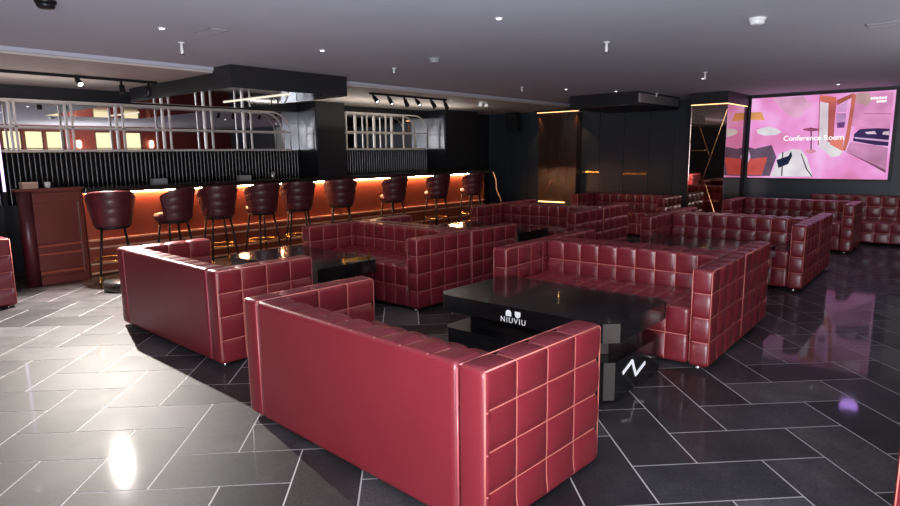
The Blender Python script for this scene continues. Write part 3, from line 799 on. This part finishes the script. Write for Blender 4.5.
# ------------------------------------------------------------------ bar stools
def make_stool():
    t = empty('bar_stool')
    # local: seat faces -X (towards the bar), backrest on +X side
    def shell(r0a, r1a, z0, z1, half, thick, nm, mt, ribs=4):
        NA, NZ = 28, 24
        vs = []; fs = []
        for layer in (0, 1):
            for j in range(NZ+1):
                tz = j/NZ
                drop = 0
                for i in range(NA+1):
                    a = -half+2*half*i/NA
                    top = z1-.10*max(0, (abs(a)/half))**3.2
                    z = z0+(top-z0)*tz
                    rr = r0a+(r1a-r0a)*tz
                    ph = tz*ribs
                    pf = .0055*(1-abs(2*(ph-math.floor(min(ph, ribs-1e-6)))-1)**2.5)
                    r = rr+pf if layer == 0 else rr-thick-pf*.6
                    if j in (0, NZ): r = rr-(0 if layer == 0 else thick*.8)
                    vs.append((r*math.cos(a), r*math.sin(a), z))
        K = NA+1; off = K*(NZ+1)
        for j in range(NZ):
            for i in range(NA):
                fs.append((j*K+i, j*K+i+1, (j+1)*K+i+1, (j+1)*K+i))
                fs.append((off+j*K+i+1, off+j*K+i, off+(j+1)*K+i, off+(j+1)*K+i+1))
        for i in range(NA):
            fs.append((i+1, i, off+i, off+i+1)); fs.append((NZ*K+i, NZ*K+i+1, off+NZ*K+i+1, off+NZ*K+i))
        for j in range(NZ):
            fs.append((j*K, (j+1)*K, off+(j+1)*K, off+j*K)); fs.append(((j+1)*K+NA, j*K+NA, off+j*K+NA, off+(j+1)*K+NA))
        b = MB(); b.add(vs, fs, 0, True); return b.build(nm, mt, t)
    shell(.198, .268, .70, 1.12, math.radians(98), .045, 'backrest', STOOL_L)
    MB().lathe([(.18, .70), (.205, .715), (.212, .75), (.20, .785), (.15, .80), (.02, .803)], (-.045, 0, 0), 28).build('seat', STOOL_L, t)
    MB().lathe([(.17, .665), (.19, .68), (.19, .699)], (-.02, 0, 0), 24).build('seat_base', DARKMETAL, t)
    for sx in (-1, 1):
        for sy in (-1, 1):
            tp = Vector((sx*.12-.02, sy*.12, .67)); bt = Vector((sx*.19-.02, sy*.19, .0)); k = tp.lerp(bt, .82)
            lg = MB().tube([tp, k], .016, 10, r2=.012).build('leg', DARKMETAL, t)
            MB().tube([k, bt], .0125, 10, r2=.009).build('brass_tip', BRASS, lg)
    R = .155/1.0
    pts = [(.235*math.cos(a)*.94-.02, .235*math.sin(a)*.94, .30) for a in [2*PI*i/28 for i in range(28)]]
    MB().tube(pts, .008, 8, closed=True).build('foot_ring', BRASS, t)
    return t
st = make_stool()
sl = [(.20, -20, 'nearest bar stool, at the gate end of the bar, back squarely to us'),
      (.95, 38, 'second bar stool from the gate, turned so its seat pad shows at the left'),
      (1.55, -8, 'third bar stool from the gate, left of the pair standing close'),
      (2.22, 4, 'fourth bar stool from the gate, left one of the two touching stools'),
      (2.84, -26, 'fifth bar stool from the gate, right one of the two touching stools'),
      (3.66, -36, 'sixth bar stool from the gate, standing alone with no seat pad showing'),
      (4.83, 4, 'seventh bar stool, below the left end of the far bottle rack'),
      (5.97, 0, 'eighth bar stool, second from the far end of the bar'),
      (7.02, 0, 'farthest bar stool, next to the hanging cable at the bar end')]
for i, (y, a, lb) in enumerate(sl):
    o = st if i == 0 else copy_tree(st)
    o.location = (-6.66, y, 0); o.rotation_euler = (0, 0, math.radians(a))
    tag(o, lb, 'bar stool', 'maroon bar stools along the bar')

ct = empty('round_pedestal', (-6.22, .12, 0), 0, 'black round pedestal foot on the floor beside the nearest bar stool', 'pedestal')
MB().lathe([(.23, 0), (.235, .01), (.235, .10), (.22, .115), (.03, .125)], n=36).build('disc', BLACKSIDE, ct)

# ------------------------------------------------------------------ lights
def area(name, loc, target, size, power, col=(1, 1, 1), spread=None, sy=None):
    l = bpy.data.lights.new(name, 'AREA'); l.energy = power; l.color = col; l.size = size
    if sy: l.shape = 'RECTANGLE'; l.size_y = sy
    if spread: l.spread = spread
    o = bpy.data.objects.new(name, l); C.objects.link(o); o.location = loc
    o.rotation_euler = (Vector(target)-Vector(loc)).to_track_quat('-Z', 'Y').to_euler()
    return o
def spot(name, loc, target, power, angle, blend=.5, col=(1, 1, 1), r=.03):
    l = bpy.data.lights.new(name, 'SPOT'); l.energy = power; l.color = col; l.spot_size = math.radians(angle); l.spot_blend = blend; l.shadow_soft_size = r
    o = bpy.data.objects.new(name, l); C.objects.link(o); o.location = loc
    o.rotation_euler = (Vector(target)-Vector(loc)).to_track_quat('-Z', 'Y').to_euler()
    return o
# dazzling track lamp above the bar gate
spot('track_lamp', (-6.64, .03, 2.27), (-5.1, -.88, 0), 2900, 92, .9, (1, .93, .84), .02)
# added unseen fill behind the camera, standing for a flash bounced off the ceiling
area('bounce_flash', (1.5, -3.2, .9), (.9, -2.0, 2.5), 2.2, 480, (.86, .91, 1))
area('ceiling_panel_light', (.9, -3.4, 2.46), (-.9, .6, .2), 1.6, 115, (1, .95, .95))  # added soft fill under the ceiling, no panel fitting there
area('window_side_uplight', (3.0, 4.3, .9), (3.0, 4.3, 2.5), 1.4, 75, (1, .96, .92))  # added fill aimed up to brighten the ceiling by the windows
area('rack_uplight', (-7.2, 5.6, 1.95), (-7.2, 5.6, 2.5), 3.4, 16, (1, .9, .8), sy=.2).rotation_euler = (PI, 0, PI/2)  # added wash to brighten the pale ceiling band, no lamp on the rack
area('rack_uplight', (-7.3, -1.2, 1.95), (-7.3, -1.2, 2.5), 3.4, 9, (1, .9, .82), sy=.2).rotation_euler = (PI, 0, PI/2)  # same added wash for the near part of the band
# downlights in the lounge
for (x, y, p) in ((-1.71, 1.23, 35), (-3.83, -.33, 22), (-3.79, 1.19, 40), (-4.06, 6.23, 45), (-3.65, 7.16, 25), (-1.95, 6.35, 55), (-.71, 8.78, 20)):
    spot('downlight', (x, y, 2.47), (x, y, 0), p, 100, .8, (1, .93, .88), .04)
spot('violet_spot', (-.1, 8.2, 2.46), (-.3, 7.2, 0), 34, 110, .8, (.55, .3, 1), .12)  # added violet light on the sofas, with no fitting of its own
# warm pier lights
for x in (-6.80, -5.74): spot('pier_lamp', (x, 9.60, 2.385), (x, 9.80, 0), 16, 70, .5, (1, .5, .2), .01)
spot('pier_uplight', (-6.73, 9.58, .4), (-6.75, 9.9, 2), 1.2, 80, .6, (1, .5, .2), .01)
# far track spots onto the bottle rack
for y in (3.95, 4.25, 4.85): spot('track_spot', (-6.15, y, 2.24), (-7.95, y+1.3, 1.8), 14, 50, .6, (1, .85, .55), .02)

w = bpy.data.worlds.new('world'); bpy.context.scene.world = w; w.use_nodes = True
w.node_tree.nodes['Background'].inputs[0].default_value = (.5, .5, .6, 1); w.node_tree.nodes['Background'].inputs[1].default_value = .05

sc = bpy.context.scene
sc.view_settings.view_transform = 'Standard'; sc.view_settings.look = 'None'; sc.view_settings.gamma = 1; sc.view_settings.exposure = 0
sc.view_settings.use_curve_mapping = False
sc.cycles.max_bounces = 8
sc.cycles.use_denoising = True
sc.cycles.sample_clamp_indirect = 4
